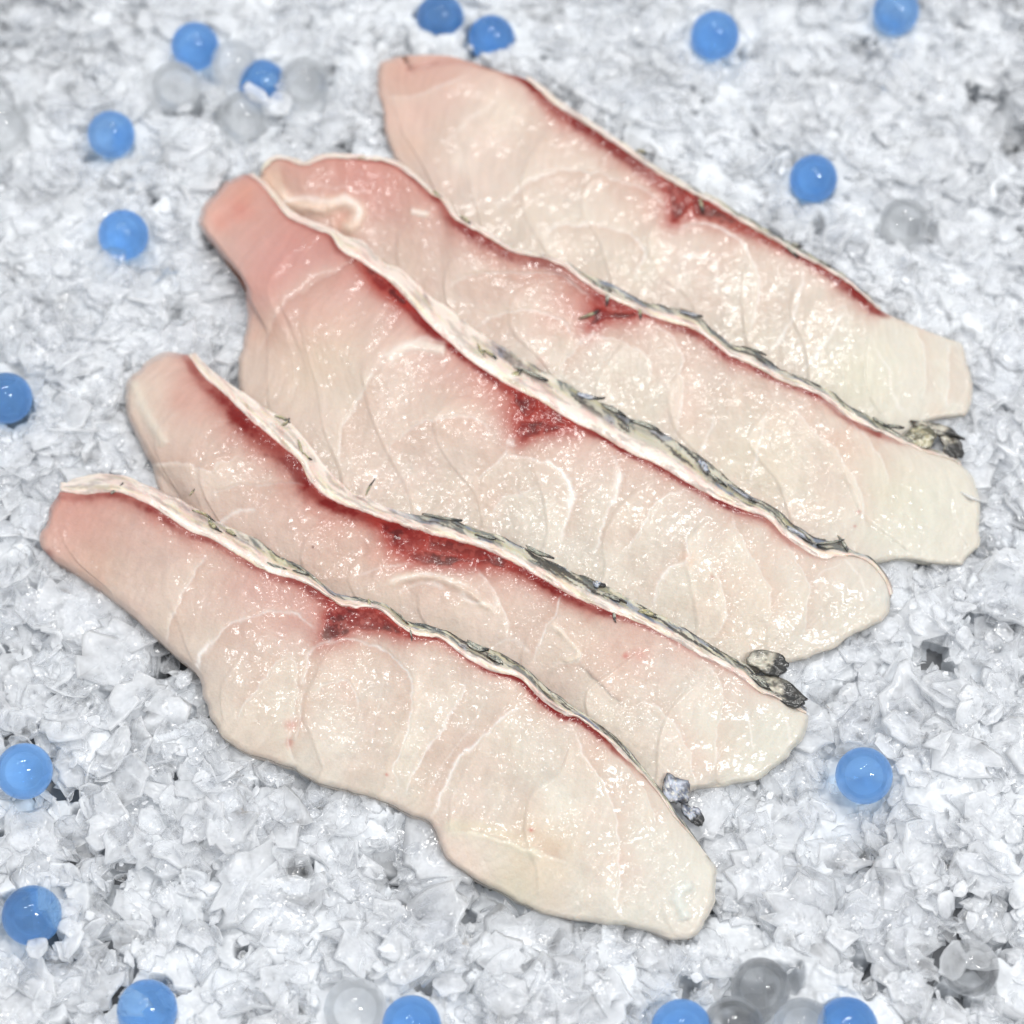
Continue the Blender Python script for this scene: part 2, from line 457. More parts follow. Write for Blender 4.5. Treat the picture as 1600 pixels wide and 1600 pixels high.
SL.append(dict(
    label='red streaked second slice from the front, ending in two black tipped scales',
    zhi=16, zlo=3.4, zE=6, zW=8,
    S=[(294,554),(320,589),(347,611),(382,646),(412,672),(439,694),(469,721),(482,747),(513,777),(548,791),(587,806),(622,817),(675,834),(744,852),(805,879),(844,901),(888,927),(945,951),(1006,975),(1050,997),(1094,1023),(1137,1045),(1159,1058),(1186,1080),(1212,1091),(1260,1115)],
    O=[(300,546),(334,581),(377,611),(421,640),(456,662),(480,690),(513,734),(552,769),(587,784),(631,801),(697,808),(726,820),(787,839),(840,868),(892,892),(945,914),(1006,949),(1050,971),(1094,997),(1137,1023),(1168,1040),(1200,1072),(1235,1090),(1266,1110)],
    W=[(294,554),(251,552),(216,572),(194,607),(200,655),(224,703),(242,738),(250,800)],
    E=[(1260,1115),(1263,1122),(1252,1156),(1221,1191),(1182,1217),(1125,1231)],
    L=[(250,800),(330,885),(430,945),(520,985),(620,1040),(720,1070),(830,1115),(930,1190),(1000,1252),(1040,1258),(1086,1236),(1125,1231)],
    band=[(190,8,0,40,.0),(294,12,.35,60,.5),(340,20,.55,70,.65),(400,26,.85,70,.7),(470,24,.9,80,.7),(520,18,.8,75,.7),(600,16,.9,70,.7),(760,16,.95,60,.6),(850,15,.95,55,.6),(930,14,.85,55,.55),(975,8,.5,60,.5),(1050,6,.3,60,.4),(1130,6,.25,40,.4),(1180,5,.2,30,.35),(1260,4,0,20,0)],
    dark=[[(592,816),(640,823),(668,838),(660,856),(640,866),(612,850)],[(672,838),(744,853),(800,880),(790,888),(730,876),(690,866),(668,858)],[(640,868),(670,862),(740,876),(700,884),(655,880)]],
    lines=[([(205,738),(280,720),(325,738),(342,725),(382,707)],2,.35,1),
           ([(324,774),(359,761),(416,757),(459,757),(480,760)],2,.25,-1),([(341,834),(350,812),(372,799),(402,797)],3.5,.55,0),
           ([(598,915),(626,902),(679,900),(727,918),(752,930)],3,.4,-1),([(714,924),(735,937),(757,942),(776,950),(775,930)],4,.6,1),
           ([(740,885),(766,911),(784,946),(795,977),(792,1003)],2.4,.4,1),([(876,929),(867,959),(854,977),(845,1003),(832,1038)],2.4,.6,-1),
           ([(858,972),(884,994),(906,1021),(902,1034),(867,1034)],2,.35,1),([(902,1038),(928,1056),(950,1082),(976,1104)],4,-.3,1),
           ([(994,1095),(1029,1108),(1055,1134),(1072,1165),(1081,1200),(1086,1230)],2.4,.4,1),
           ([(1094,1034),(1121,1056),(1129,1078),(1125,1112),(1121,1156),(1116,1205)],3,.35,1),
           ([(1164,1104),(1173,1134),(1177,1174)],2,.5,0),([(1218,1104),(1234,1134),(1230,1165)],2,.35,0),
           ([(620,925),(660,912),(700,918)],3,.4,0),([(770,1010),(800,1000),(830,1020)],3,.35,0),([(560,905),(600,885),(650,880)],2,.3,0)],
    ridges=[([(600,918),(630,904),(680,902),(728,922),(757,944),(778,952)],6,.7,(232,218,204)),([(858,972),(884,994),(906,1021),(880,1038)],5,.5,(230,216,202)),([(205,590),(225,640),(260,700)],9,.7,(224,214,202))],
    blobs=[(300,620,40,(220,180,168),.5),(275,625,22,(200,130,118),.25),(230,620,50,(226,214,200),.5),(520,850,90,(218,190,176),.5),(620,860,36,(205,110,90),.55),(640,870,24,(200,90,70),.4),(715,877,12,(160,40,32),.7),(980,1020,70,(222,188,174),.5),(1000,1025,14,(205,110,100),.35),
           (1190,1150,90,(220,220,207),0.60),(1140,1170,40,(226,214,196),.3),(1100,1200,40,(230,200,184),.35),(489,855,2.2,(60,35,35),1),(978,1024,6,(200,60,50),.5),(1180,1070,20,(225,160,140),.4),(700,960,50,(228,214,200),.4),(470,720,10,(90,30,30),.6)],
    mott=[(190,0),(500,.02),(600,.1),(680,.45),(740,.75),(900,.85),(1050,.85),(1170,.9),(1260,.6)],
    scales=[(440,652,12,3,20,.5,1),(446,660,8,3,-40,.5,1),(470,700,14,3,75,.5,1),(480,712,8,3,40,.5,1),(575,764,13,2.6,-62,.4,1),(690,807,28,4,10,.5,0),(760,838,14,3,15,.6,0),(935,912,10,8,30,.2,2),(962,934,20,6,22,.2,0),(960,962,9,3.5,80,.2,0),(1012,957,16,6,15,.6,1),(840,862,26,5,25,.5,0),(1203,1037,31,17,10,.12,3),(1218,1080,42,17,22,.1,3),(1186,1062,22,8,35,.6,0)],
))
SL.append(dict(
    label='middle one of the five fish slices, with the broadest white skin band',
    zhi=16, zlo=3.4, zE=5, zW=9,
    S=[(388,272),(408,287),(430,314),(452,340),(482,353),(517,368),(531,388),(561,406),(587,423),(614,443),(644,476),(671,506),(706,537),(744,568),(792,599),(844,625),(892,656),(936,677),(980,704),(1028,726),(1072,752),(1120,778),(1164,796),(1199,809),(1225,835),(1256,857),(1286,872),(1326,868),(1356,877),(1382,905),(1391,930)],
    O=[(388,268),(412,281),(434,307),(458,331),(487,345),(522,358),(544,371),(570,379),(592,404),(622,418),(649,440),(675,465),(700,481),(739,511),(788,542),(844,577),(875,594),(910,610),(945,625),(980,651),(1024,669),(1072,699),(1107,721),(1137,748),(1172,774),(1208,791),(1238,817),(1273,838),(1308,842),(1334,861),(1360,871),(1386,899),(1397,930)],
    W=[(388,272),(370,276),(342,296),(316,327),(312,353),(334,384),(364,423),(382,454),(386,489),(373,550),(369,590)],
    E=[(1391,930),(1388,962),(1360,983),(1334,994),(1299,1014)],
    L=[(369,590),(390,660),(440,730),(490,785),(540,830),(620,850),(720,890),(820,935),(920,985),(1020,1030),(1100,1056),(1165,1060),(1238,1034),(1299,1014)],
    band=[(310,5,0,60,.6),(388,6,.1,90,.75),(470,6,.2,130,.85),(540,9,.5,110,.8),(590,16,.95,95,.75),(670,14,.9,80,.7),(740,9,.7,85,.7),(800,14,.6,95,.75),(880,16,.6,50,.6),(950,7,.75,40,.5),(1040,9,.75,40,.5),(1100,8,.5,35,.45),(1150,11,.85,35,.5),(1200,10,.6,35,.5),(1250,8,.4,30,.4),(1300,5,.15,40,.2),(1391,4,0,20,0)],
    dark=[[(800,612),(820,618),(840,626),(838,640),(828,654),(816,650),(806,632)],[(845,640),(862,637),(876,648),(890,664),(870,665),(848,656)],[(812,660),(842,658),(880,668),(850,676),(815,688),(808,680)],[(565,412),(587,426),(614,446),(640,480),(620,470),(590,445)]],
    lines=[([(590,568),(570,607),(557,633),(535,672),(531,730)],3,.45,1),([(590,568),(620,545),(660,530),(700,535)],2.5,.3,0),
           ([(596,725),(614,694),(640,672),(675,655),(719,651),(754,659),(771,681)],2.4,.4,-1),([(596,725),(579,764)],2,.35,0),
           ([(796,699),(766,730),(744,752)],2,.4,-1),([(790,690),(805,694)],5,.6,0),
           ([(775,715),(801,713),(844,719),(872,732),(892,762),(896,775),(884,813),(871,866)],2.6,.6,1),([(878,738),(894,768),(886,795)],5.5,.8,0),
           ([(958,704),(969,734),(964,766),(945,813),(928,866)],2.4,.65,1),([(968,735),(963,765),(954,790)],5,.75,0),
           ([(1076,765),(1041,774),(1019,796),(1002,826),(971,866)],2.2,.6,-1),
           ([(1076,826),(1072,855),(1074,874),(1041,892),(1028,918),(1024,953)],3.4,.7,-1),
           ([(1142,796),(1159,844),(1186,883),(1203,931),(1199,985)],2,.35,1),([(1107,879),(1129,922),(1131,975),(1107,1001)],2.4,.4,1),
           ([(1225,850),(1250,880),(1264,915),(1258,965),(1250,1010)],2,.35,1),([(1315,872),(1345,905),(1356,940)],2,.4,0),([(1318,920),(1312,960)],2,.3,0),([(1272,920),(1290,890),(1315,880)],2,.3,0),
           ([(837,757),(810,775),(780,780),(766,812)],2.4,.45,-1),([(790,790),(798,830)],2,.3,0),([(930,800),(915,850)],1.6,.3,0),
           ([(620,330),(560,400),(500,440),(440,480)],5,-.1,1),([(400,560),(440,480),(500,430),(545,415)],3,.15,-1)],
    ridges=[([(600,566),(640,540),(700,548)],9,.5,(234,222,212))],
    blobs=[(350,330,50,(226,186,172),.7),(375,325,22,(216,130,118),.5),(345,350,18,(222,150,136),.4),(450,420,90,(208,160,160),.75),(520,400,60,(196,142,142),.7),(420,450,60,(210,162,152),.5),(500,560,90,(226,210,188),.5),(780,590,60,(196,130,122),.55),(800,650,30,(190,120,110),.5),(1113,902,4,(150,45,45),.9),(1076,872,14,(235,190,160),.4),
           (625,560,34,(232,218,206),.55),(1180,960,90,(228,214,196),.4),(1320,960,60,(222,214,198),.5),(1380,930,22,(214,216,214),.7),(1100,930,70,(228,216,200),.3),(385,300,20,(226,176,150),.5),(412,520,26,(220,180,160),.4),(1240,830,22,(220,150,130),.4)],
    mott=[(310,0),(700,.03),(760,.15),(840,.2),(900,.45),(960,.6),(1050,.75),(1150,.9),(1290,.9),(1330,.5),(1391,.05)],
    scales=[(752,548,13,4,60,.4,1),(766,552,12,3,30,.4,1),(800,585,17,7,-25,.5,1),(832,584,26,4,22,.4,0),(918,618,20,7,12,.4,2),(960,640,20,5,25,.3,0),(983,664,9,2,-70,.3,0),(1012,665,20,5,20,.4,0),(1100,728,14,8,50,.5,2),(1120,748,22,4,35,.5,0),(1160,770,24,4,32,.4,2),(1245,832,24,6,30,.5,2),(1300,846,22,4,-10,.5,0),(1318,848,14,4,55,.4,0)],
))
SL.append(dict(
    label='fourth fish slice from the front, with a curled fat fold and greenish tail',
    zhi=16, zlo=3.4, zE=5, zW=9,
    S=[(408,274),(413,265),(434,248),(474,257),(509,246),(561,248),(609,254),(644,276),(675,303),(689,311),(711,341),(737,356),(767,373),(797,391),(820,398),(850,404),(880,416),(910,438),(936,456),(962,468),(1000,486),(1037,500),(1086,515),(1112,532),(1139,555),(1169,566),(1195,581),(1225,596),(1259,607),(1289,622),(1322,649),(1356,667),(1390,682),(1416,694),(1450,707),(1487,718),(1502,727)],
    O=[(405,270),(410,260),(432,242),(474,251),(509,240),(561,242),(612,248),(648,271),(680,298),(695,305),(717,334),(742,348),(771,366),(800,384),(822,391),(852,397),(884,408),(912,427),(938,437),(964,448),(1002,469),(1037,478),(1084,489),(1112,513),(1142,536),(1176,546),(1202,563),(1225,579),(1262,593),(1300,611),(1326,634),(1358,651),(1394,672),(1420,684),(1452,698),(1490,712),(1508,724)],
    W=[(408,274),(405,280),(418,302),(432,335)],
    E=[(1502,727),(1525,750),(1532,784),(1531,825),(1521,862),(1506,885)],
    L=[(432,335),(475,380),(550,435),(615,485),(680,545),(760,600),(850,655),(950,710),(1050,770),(1130,812),(1200,850),(1260,882),(1330,893),(1400,876),(1450,880),(1506,885)],
    band=[(400,4,0,40,.15),(450,4,.1,80,.75),(540,4,.15,110,.85),(640,6,.35,100,.8),(690,10,.5,80,.75),(740,18,.65,70,.7),(850,18,.7,70,.7),(920,16,.6,90,.75),(960,18,.8,60,.7),(1020,7,.4,40,.5),(1060,12,.7,45,.5),(1120,10,.8,50,.55),(1180,9,.7,40,.5),(1220,8,.4,35,.45),(1280,8,.8,35,.45),(1380,10,.7,30,.45),(1430,5,.1,25,.15),(1532,4,0,20,0)],
    dark=[[(932,482),(950,486),(1000,489),(985,497),(945,498),(934,506),(920,510)]],
    lines=[([(689,459),(715,438),(752,427),(812,427),(865,425),(899,447),(929,477)],2.2,.4,-1),
           ([(741,515),(775,492),(827,485),(861,492),(887,511),(906,534)],2.4,.45,-1),([(906,534),(887,560),(872,586)],2,.45,1),
           ([(929,522),(962,530),(1000,549),(1019,571),(1015,605)],2.4,.35,1),([(900,538),(930,518)],4,.5,0),
           ([(1015,504),(1049,525),(1066,560),(1065,586),(1063,647),(1059,686)],2,.4,1),
           ([(1120,642),(1107,678),(1094,708)],2,.5,0),([(1199,640),(1186,695),(1177,730),(1172,761)],2.4,.5,0),
           ([(1232,626),(1262,667),(1300,697),(1330,742),(1349,784),(1347,840)],3,.3,1),([(1270,615),(1319,649),(1356,686),(1382,731),(1386,775)],2.4,.3,1),
           ([(430,320),(455,310),(505,312),(545,312),(562,330),(550,352)],5,.6,0),([(470,290),(520,292),(580,300)],3,.15,0),([(640,330),(670,335)],4,.4,0)],
    ridges=[([(428,292),(448,314),(500,324),(545,316),(562,334),(548,354),(526,352)],11,1.5,(236,214,198)),([(640,330),(672,336)],5,.5,(238,222,210))],
    blobs=[(420,280,36,(232,206,186),.8),(450,315,22,(236,212,196),.8),(510,322,26,(234,206,186),.75),(545,330,24,(236,208,188),.75),(535,350,16,(234,190,168),.6),(600,290,70,(214,172,164),.6),(560,270,60,(212,168,162),.6),(930,480,26,(165,80,72),.6),(900,470,40,(196,132,124),.5),
           (1440,790,100,(220,219,203),0.64),(1400,760,60,(220,214,192),.6),(1200,720,90,(226,212,192),.4),(1330,690,40,(222,194,172),.4),(1310,630,36,(222,184,160),.4),(1342,800,4,(190,70,60),.7),(1336,822,3,(190,70,60),.7),(845,565,10,(214,160,150),.3),(1290,800,40,(232,214,198),.3),(1450,730,40,(226,214,202),.4)],
    mott=[(400,0),(640,.02),(900,.15),(940,.6),(1030,.5),(1100,.6),(1250,.5),(1340,.6),(1400,.7),(1450,.2),(1510,.2)],
    scales=[(566,247,7,3,5,.4,1),(684,303,8,3,40,.4,1),(729,343,9,4,40,.3,1),(942,449,16,8,30,.5,0),(948,466,9,5,80,.3,0),(920,491,15,3,-22,.4,1),(1000,488,9,5,75,.4,1),(1080,490,20,4,12,.5,2),(1178,546,20,3,20,.4,0),(1376,660,14,4,30,.4,0),(1399,666,15,5,5,.3,0),(1440,682,26,18,12,.9,4),(1462,668,34,9,18,.5,3),(1486,698,24,13,50,-.2,3)],
))
SL.append(dict(
    label='farthest fish slice at top right, red line along its upper edge, thin skin',
    zhi=12, zlo=3.4, zE=5, zW=6,
    S=[(640,108),(674,100),(715,96),(749,102),(790,114),(822,124),(842,140),(865,162),(895,181),(932,204),(970,230),(1007,256),(1045,282),(1082,301),(1120,321),(1157,345),(1210,375),(1262,405),(1307,429),(1345,457),(1375,484),(1431,510),(1469,525),(1502,536)],
    O=[(640,104),(674,96),(715,92),(749,98),(790,110),(826,120),(848,134),(870,154),(900,174),(936,197),(974,223),(1010,249),(1049,273),(1086,293),(1124,312),(1161,336),(1214,366),(1266,397),(1311,422),(1348,452),(1378,480),(1433,507),(1471,522),(1505,533)],
    W=[(640,108),(628,88),(606,92),(593,100),(591,132),(595,174),(602,211),(614,245)],
    E=[(1502,536),(1510,559),(1521,589),(1517,626),(1506,649)],
    L=[(614,245),(640,285),(690,345),(740,385),(820,435),(900,470),(960,505),(1060,540),(1140,590),(1230,635),(1320,678),(1390,695),(1446,662),(1476,655),(1506,649)],
    band=[(590,4,0,60,.4),(640,5,.1,70,.5),(780,5,.1,40,.3),(830,9,.7,28,.5),(900,16,.85,50,.55),(1000,18,.9,60,.6),(1060,22,.9,60,.6),(1120,18,.85,45,.55),(1200,12,.85,40,.5),(1260,8,.6,35,.45),(1330,16,.85,30,.45),(1372,13,.85,22,.4),(1400,5,.1,20,.1),(1520,4,0,20,0)],
    dark=[[(1038,280),(1070,298),(1085,312),(1072,330),(1058,346),(1050,345),(1048,315)],[(1082,304),(1140,338),(1170,358),(1140,352),(1100,340),(1085,335)]],
    lines=[([(599,151),(655,147),(692,132),(737,114)],3,.25,1),([(767,339),(797,309),(835,279),(869,267),(917,267),(962,279),(1007,297),(1037,320),(1049,346)],2.4,.4,-1),
           ([(846,372),(869,354),(910,350),(962,357),(992,372),(1007,395),(996,421),(981,447)],3,.45,-1),([(992,372),(1007,395),(998,418)],4,.4,0),
           ([(1049,364),(1075,352),(1109,352),(1142,367),(1169,394),(1184,431),(1184,469),(1172,525)],2.8,.7,1),
           ([(1056,405),(1080,400),(1112,405),(1122,420),(1120,465)],3,.45,0),([(1255,416),(1251,446),(1240,487),(1221,525),(1202,555)],2.8,.7,0),
           ([(1322,487),(1304,510),(1281,547),(1247,589)],2.8,.7,0),([(1367,540),(1386,574),(1394,607),(1412,649)],2.4,.45,0),
           ([(1427,506),(1442,544),(1446,581),(1442,625)],2.4,.3,1),([(1480,535),(1484,581),(1480,637)],2.4,.3,1),([(690,230),(740,180),(790,150)],3,.25,0)],
    blobs=[(620,110,40,(228,196,180),.6),(604,180,40,(230,204,190),.5),(640,180,50,(228,200,188),.5),(690,130,50,(222,188,178),.45),(720,250,24,(238,228,218),.5),(780,170,50,(238,228,214),.5),(1350,590,90,(226,222,202),.6),(1470,590,60,(222,222,213),0.64),(1000,330,50,(230,200,188),.3),(1448,512,9,(225,180,160),.5),(1465,645,18,(230,196,170),.5),(640,230,26,(226,196,176),.4),(900,400,60,(232,216,200),.3)],
    mott=[(590,0),(990,.1),(1100,.25),(1230,.55),(1300,.4),(1400,.05),(1520,0)],
    scales=[(1096,318,12,3.5,75,.4,1),(1232,388,24,3,42,.4,0),(1244,382,9,4,15,.4,0),(1003,236,8,3,20,.4,1),(1290,412,8,3,35,.4,0)],
))

PXM = 2 * T * DIST / 1600          # metres per photo pixel at the middle of the picture
fish_pts = []                      # footprint for the ice


def scale_piece(spec, zf, root, seed):
    cx, cyy, hl, hw, ang, dk, tone = spec
    if hw < 9: hw *= 0.55
    nr, na = 9, 30
    g = np.random.default_rng(seed)
    r = np.linspace(0.0, 1, nr)[1:]
    th = np.linspace(0, 2 * np.pi, na, endpoint=False)
    jag = 1 + 0.24 * np.interp(th, np.linspace(0, 2 * np.pi, 9), np.r_[g.normal(size=8), 0]) + 0.05 * g.normal(size=na)
    RR, TT = np.meshgrid(r, th, indexing='ij')
    a = np.r_[0, (RR * np.cos(TT) * jag[None]).ravel()]
    b = np.r_[0, (RR * np.sin(TT) * jag[None]).ravel()]
    rr = np.r_[0, RR.ravel()]
    bend = 0.35 * (1 if seed % 2 else -1)
    lx = a * hl
    ly = b * hw + bend * hw * (a * a - 0.4) * (1.6 if hw < 6 else 0.4)
    c, s = math.cos(R(ang)), math.sin(R(ang))
    px = cx + lx * c - ly * s
    py = cyy + lx * s + ly * c
    curl = fbm(a * 2.2 + seed, b * 2.2, 40, 3) - 0.5
    h = min(hw, 14) * PXM * (0.7 if hw > 10 else 1)
    z = zf + h * ((0.15 if hw > 10 else 0.42) * (1 - rr**2) + 0.9 * curl + (0.3 if hw > 10 else 0.1) * (a > 0) * a)
    top = at(px, py, z)
    bot = top.copy(); bot[:, 2] -= 0.25 * h + 0.0007
    V = np.vstack([top, bot]); n = len(top)
    tris = []; quads = []
    for k in range(na):
        k2 = (k + 1) % na
        tris.append((0, 1 + k2, 1 + k)); tris.append((n, n + 1 + k, n + 1 + k2))
        for i in range(nr - 2):
            p, q = 1 + i * na, 1 + (i + 1) * na
            quads.append((p + k, p + k2, q + k2, q + k))
            quads.append((n + p + k, n + q + k, n + q + k2, n + p + k2))
        p = 1 + (nr - 2) * na
        quads.append((p + k, p + k2, n + p + k2, n + p + k))
    tones = [((150, 152, 140), (64, 66, 62)), ((168, 160, 116), (96, 96, 72)), ((176, 182, 196), (86, 92, 108)), ((176, 170, 156), (92, 88, 80)), ((166, 160, 130), (92, 88, 64))]
    t1, t2 = lin(*tones[tone][0]), lin(*tones[tone][1])
    nz = fbm(a * 3.1 + seed * 3, b * 2.2 + 7, 50, 4)
    col = t1 + (t2 - t1) * smooth(0.4, 0.62, nz)[:, None]
    spk = smooth(0.62, 0.72, fbm(a * 7 + seed, b * 7, 61, 2))[:, None]
    col = col + (lin(225, 220, 200) - col) * spk * 0.6
    rim = smooth(0.72, 0.98, rr + 0.25 * (nz - 0.5))[:, None] * (0.6 if hw > 5 else 0.35)
    col = col + (lin(40, 40, 38) - col) * rim
    blk = smooth(dk - 0.08, dk + 0.14, a + 0.5 * (nz - 0.5))[:, None] * 0.96
    if dk < 0.85: col = col + (lin(22, 22, 22) - col) * blk
    return mesh_np('scale', V, quads, tris, mat=M_SKIN, parent=root, cols=np.vstack([col, col]) * .8)


def build_slice(k, D):
    nu, nv = 720, 200
    S = spline(D['S'], nu); L = spline(D['L'], nu)
    W = spline(D['W'], nv); E = spline(D['E'], nv)
    u = np.linspace(0, 1, nu)[:, None, None]; v = np.linspace(0, 1, nv)[None, :, None]
    P = (1 - v) * S[:, None] + v * L[:, None] + (1 - u) * W[None] + u * E[None] \
        - ((1 - u) * (1 - v) * S[0] + u * (1 - v) * S[-1] + (1 - u) * v * L[0] + u * v * L[-1])
    X, Y = P[..., 0], P[..., 1]
    U = np.broadcast_to(u[..., 0], X.shape); Vv = np.broadcast_to(v[..., 0], X.shape)
    # distances (photo px) to the boundary curves
    dS, _, aS = polydist(X, Y, S[::4])
    edge = np.vstack([W, L, E[::-1]])
    dE, _, _ = polydist(X, Y, edge[::4])
    ragged = 4 * (fbm(X / 12, Y / 12, 3 + k, 3) - 0.5) + 20 * (fbm(X / 34, Y / 34, 13 + k, 2) - 0.45)
    # ---- heights (mm)
    zhi = np.interp(u.ravel(), [0, .12, .8, 1], [D['zW'], D['zhi'], D['zhi'], D['zE']])
    zlo = np.interp(u.ravel(), [0, .12, .8, 1], [D['zlo'], D['zlo'], D['zlo'], D['zlo']])
    zp = zlo[:, None] + (zhi - zlo)[:, None] * (1 - Vv) ** 0.9
    zp = zp + 1.5 * (fbm(X / 170, Y / 170, 20 + k, 2) - 0.5) * 2 + 0.55 * (fbm(X / 60, Y / 60, 24 + k, 2) - 0.5) * 2
    Rr = 10.0
    rd = np.sqrt(np.clip(1 - (1 - np.clip(dE / Rr, 0, 1)) ** 2, 0, 1))
    sfade = smooth(0, 26, dS)
    zb = 1.7
    rd = 1 - (1 - rd) * (0.25 + 0.75 * sfade)
    z = zb + (zp - zb) * rd
    lip = 0.5 * np.exp(-dS / 4.0)
    z = z - lip
    # ---- colour
    warm = fbm(X / 120, Y / 120, 30 + k, 3)
    base = lin(223, 215, 204) + (lin(224, 209, 198) - lin(223, 215, 204)) * smooth(.35, .7, warm)[..., None]
    yel = smooth(.45, .75, fbm(X / 90 + 9, Y / 90, 34 + k, 3))[..., None]
    base = base + (lin(223, 215, 199) - base) * 0.3 * yel
    grey = smooth(.5, .8, fbm(X / 45 + 3, Y / 45, 36 + k, 3))[..., None]
    base = base + (lin(212, 204, 194) - base) * 0.4 * grey
    col = base
    bandp = U * 9.0 + 0.55 * np.sin(np.pi * np.clip(Vv * 1.1, 0, 1)) + 0.9 * (fbm(X / 160, Y / 160, 200 + k, 2) - .5)
    saw = bandp - np.floor(bandp)
    tonal = (smooth(0, .06, saw) * (1 - saw) - .4) * smooth(20, 70, dS) * (0.5 + fbm(X / 90, Y / 90, 204 + k, 2))
    col = col * (1 + 0.11 * tonal)[..., None]
    z = z + 0.28 * tonal
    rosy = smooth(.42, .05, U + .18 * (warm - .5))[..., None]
    col = col + (lin(216, 192, 182) - col) * 0.5 * rosy  # pinker flesh towards the left end, with its beige shadow mixed into the colour
    beige = smooth(.46, .70, fbm(X / 70 + 21, Y / 70, 38 + k, 3))[..., None]
    col = col + (lin(212, 197, 184) - col) * 0.36 * beige
    for (bx, by, br, bc, bs) in D['blobs']:
        d = np.hypot(X - bx, Y - by)
        dn = d * (1 + 0.7 * (fbm(X / (0.5 * br + 6), Y / (0.5 * br + 6), 70 + k, 3) - 0.5))
        wgt = bs * np.exp(-(dn / (br * 0.85)) ** 2)
        col = col + (lin(*bc) - col) * wgt[..., None]
    bd = np.array(D['band'], float)
    Xs = np.interp(aS, np.linspace(0, 1, nu), S[:, 0])
    rdep, rst, pdep, pst = [np.interp(Xs, bd[:, 0], bd[:, j]) for j in (1, 2, 3, 4)]
    nA = fbm(X / 22, Y / 22, 80 + k, 4); nB = fbm(X / 9, Y / 9, 84 + k, 3)
    pink = pst * np.exp(-(dS * (0.75 + 0.5 * nA) / np.maximum(pdep, 1)) ** 1.15)
    col = col + (lin(206, 144, 132) - col) * np.clip(pink * 0.80, 0, 1)[..., None]
    mid = rst * np.exp(-(dS * (0.7 + 0.6 * nA) / np.maximum(rdep * 1.35, 1)) ** 1.9)
    col = col + (lin(172, 62, 48) - col) * np.clip(mid * 0.95, 0, 1)[..., None]
    dcore = np.abs(dS - rdep * 0.45) * (0.6 + 0.8 * nB)
    red = rst * np.exp(-(dcore / np.maximum(rdep * 0.55, 1)) ** 2.2)
    red = np.clip(red * (0.75 + 0.8 * smooth(.32, .62, nA)), 0, 1)
    col = col + (lin(136, 20, 16) - col) * (red * 0.95)[..., None]
    musc = red * 0.9
    for poly in D['dark']:
        pp = np.array(poly, float)
        cl = np.vstack([pp, pp[:1]])
        d, _, _ = polydist(X, Y, cl, 60)
        ins = inpoly(X, Y, pp)
        sd = np.where(ins, -d, d) + 7 * (nB - 0.5) + 5 * (nA - 0.5)
        halo = np.exp(-(np.clip(sd, 0, None) / 15) ** 1.3) * 0.85
        col = col + (lin(170, 60, 50) - col) * halo[..., None]
        wd = smooth(2.5, -4, sd)
        dk = lin(140, 24, 20) + (lin(104, 8, 12) - lin(140, 24, 20)) * smooth(.4, .62, nA)[..., None]
        dk = dk + (lin(176, 92, 84) - dk) * (0.65 * smooth(.56, .7, nB))[..., None]
        col = col + (dk - col) * (wd * 0.95)[..., None]
        musc = np.maximum(musc, wd)
        z = z - 0.25 * wd
    cool = smooth(.70, .97, U + .12 * (nA - .5))[..., None]
    col = col + (lin(224, 222, 213) - col) * (0.55 * cool * (1 - np.clip(musc, 0, 1))[..., None])
    for (pts, rw, rh, rc) in D.get('ridges', []):
        d, sg, ar = polydist(X, Y, spline(pts, 40), 80)
        d = d * (0.6 + 0.8 * nA)
        g = np.exp(-(d / rw) ** 2) * smooth(0, .1, ar) * smooth(0, .1, 1 - ar)
        z = z + rh * g
        col = col + (lin(*rc) - col) * np.clip(g * 1.1, 0, .9)[..., None]
    # fibres across the slice and grain
    fib = fbm(U * 190 + 1.5 * np.sin(Vv * 4 + 6 * warm), Vv * 9, 90 + k, 3) - 0.5
    col = col * (1 + 0.13 * fib)[..., None]
    wob = 5.0
    wx = X + wob * (fbm(X / 20, Y / 20, 100 + k, 3) - .5) * 2
    wy = Y + wob * (fbm(X / 20 + 50, Y / 20, 104 + k, 3) - .5) * 2
    white = lin(250, 246, 242)
    for i, (pts, wd_, st, step) in enumerate(D['lines']):
        pl = spline(pts, 40)
        d, sg, ar = polydist(wx, wy, pl, 90)
        fade = smooth(0, .12, ar) * smooth(0, .12, 1 - ar) * (0.5 + 0.9 * fbm(X / 16 + 7 * i, Y / 16, 110, 2))
        thick = wd_ * 0.9 * (0.55 + 0.9 * fbm(X / 25 + 3 * i, Y / 25, 114, 2))
        g = np.exp(-(d / thick) ** 2) * fade
        if st > 0:
            col = col + (white - col) * np.clip(g * st * .85, 0, 1)[..., None]
        else:
            col = col * (1 - 0.35 * g * (-st / .3))[..., None]
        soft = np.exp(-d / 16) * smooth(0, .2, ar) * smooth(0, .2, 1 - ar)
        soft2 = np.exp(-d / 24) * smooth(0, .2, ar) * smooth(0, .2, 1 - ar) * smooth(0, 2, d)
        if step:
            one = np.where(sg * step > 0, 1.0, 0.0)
            # flake edge with shading painted in: tucked side rosier and deeper, raised side lighter
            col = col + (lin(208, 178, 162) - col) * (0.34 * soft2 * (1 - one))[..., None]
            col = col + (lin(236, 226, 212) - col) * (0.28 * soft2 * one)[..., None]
            z = z + 0.26 * soft * np.where(sg * step > 0, smooth(0, 5, d), 0)
        z = z - 0.05 * np.exp(-(d / (1.6 * thick + 2)) ** 2) * fade * (1 if abs(st) > .2 else .5)
    z = z + 0.10 * (fbm(X / 12, Y / 12, 130 + k, 3) - .5) * 2
    col = np.clip(col, 0.005, 0.95) ** 1.2 * 0.70
    # ragged outline on the free edges
    tow = np.stack([np.gradient(dE, axis=0), np.gradient(dE, axis=1)], -1)
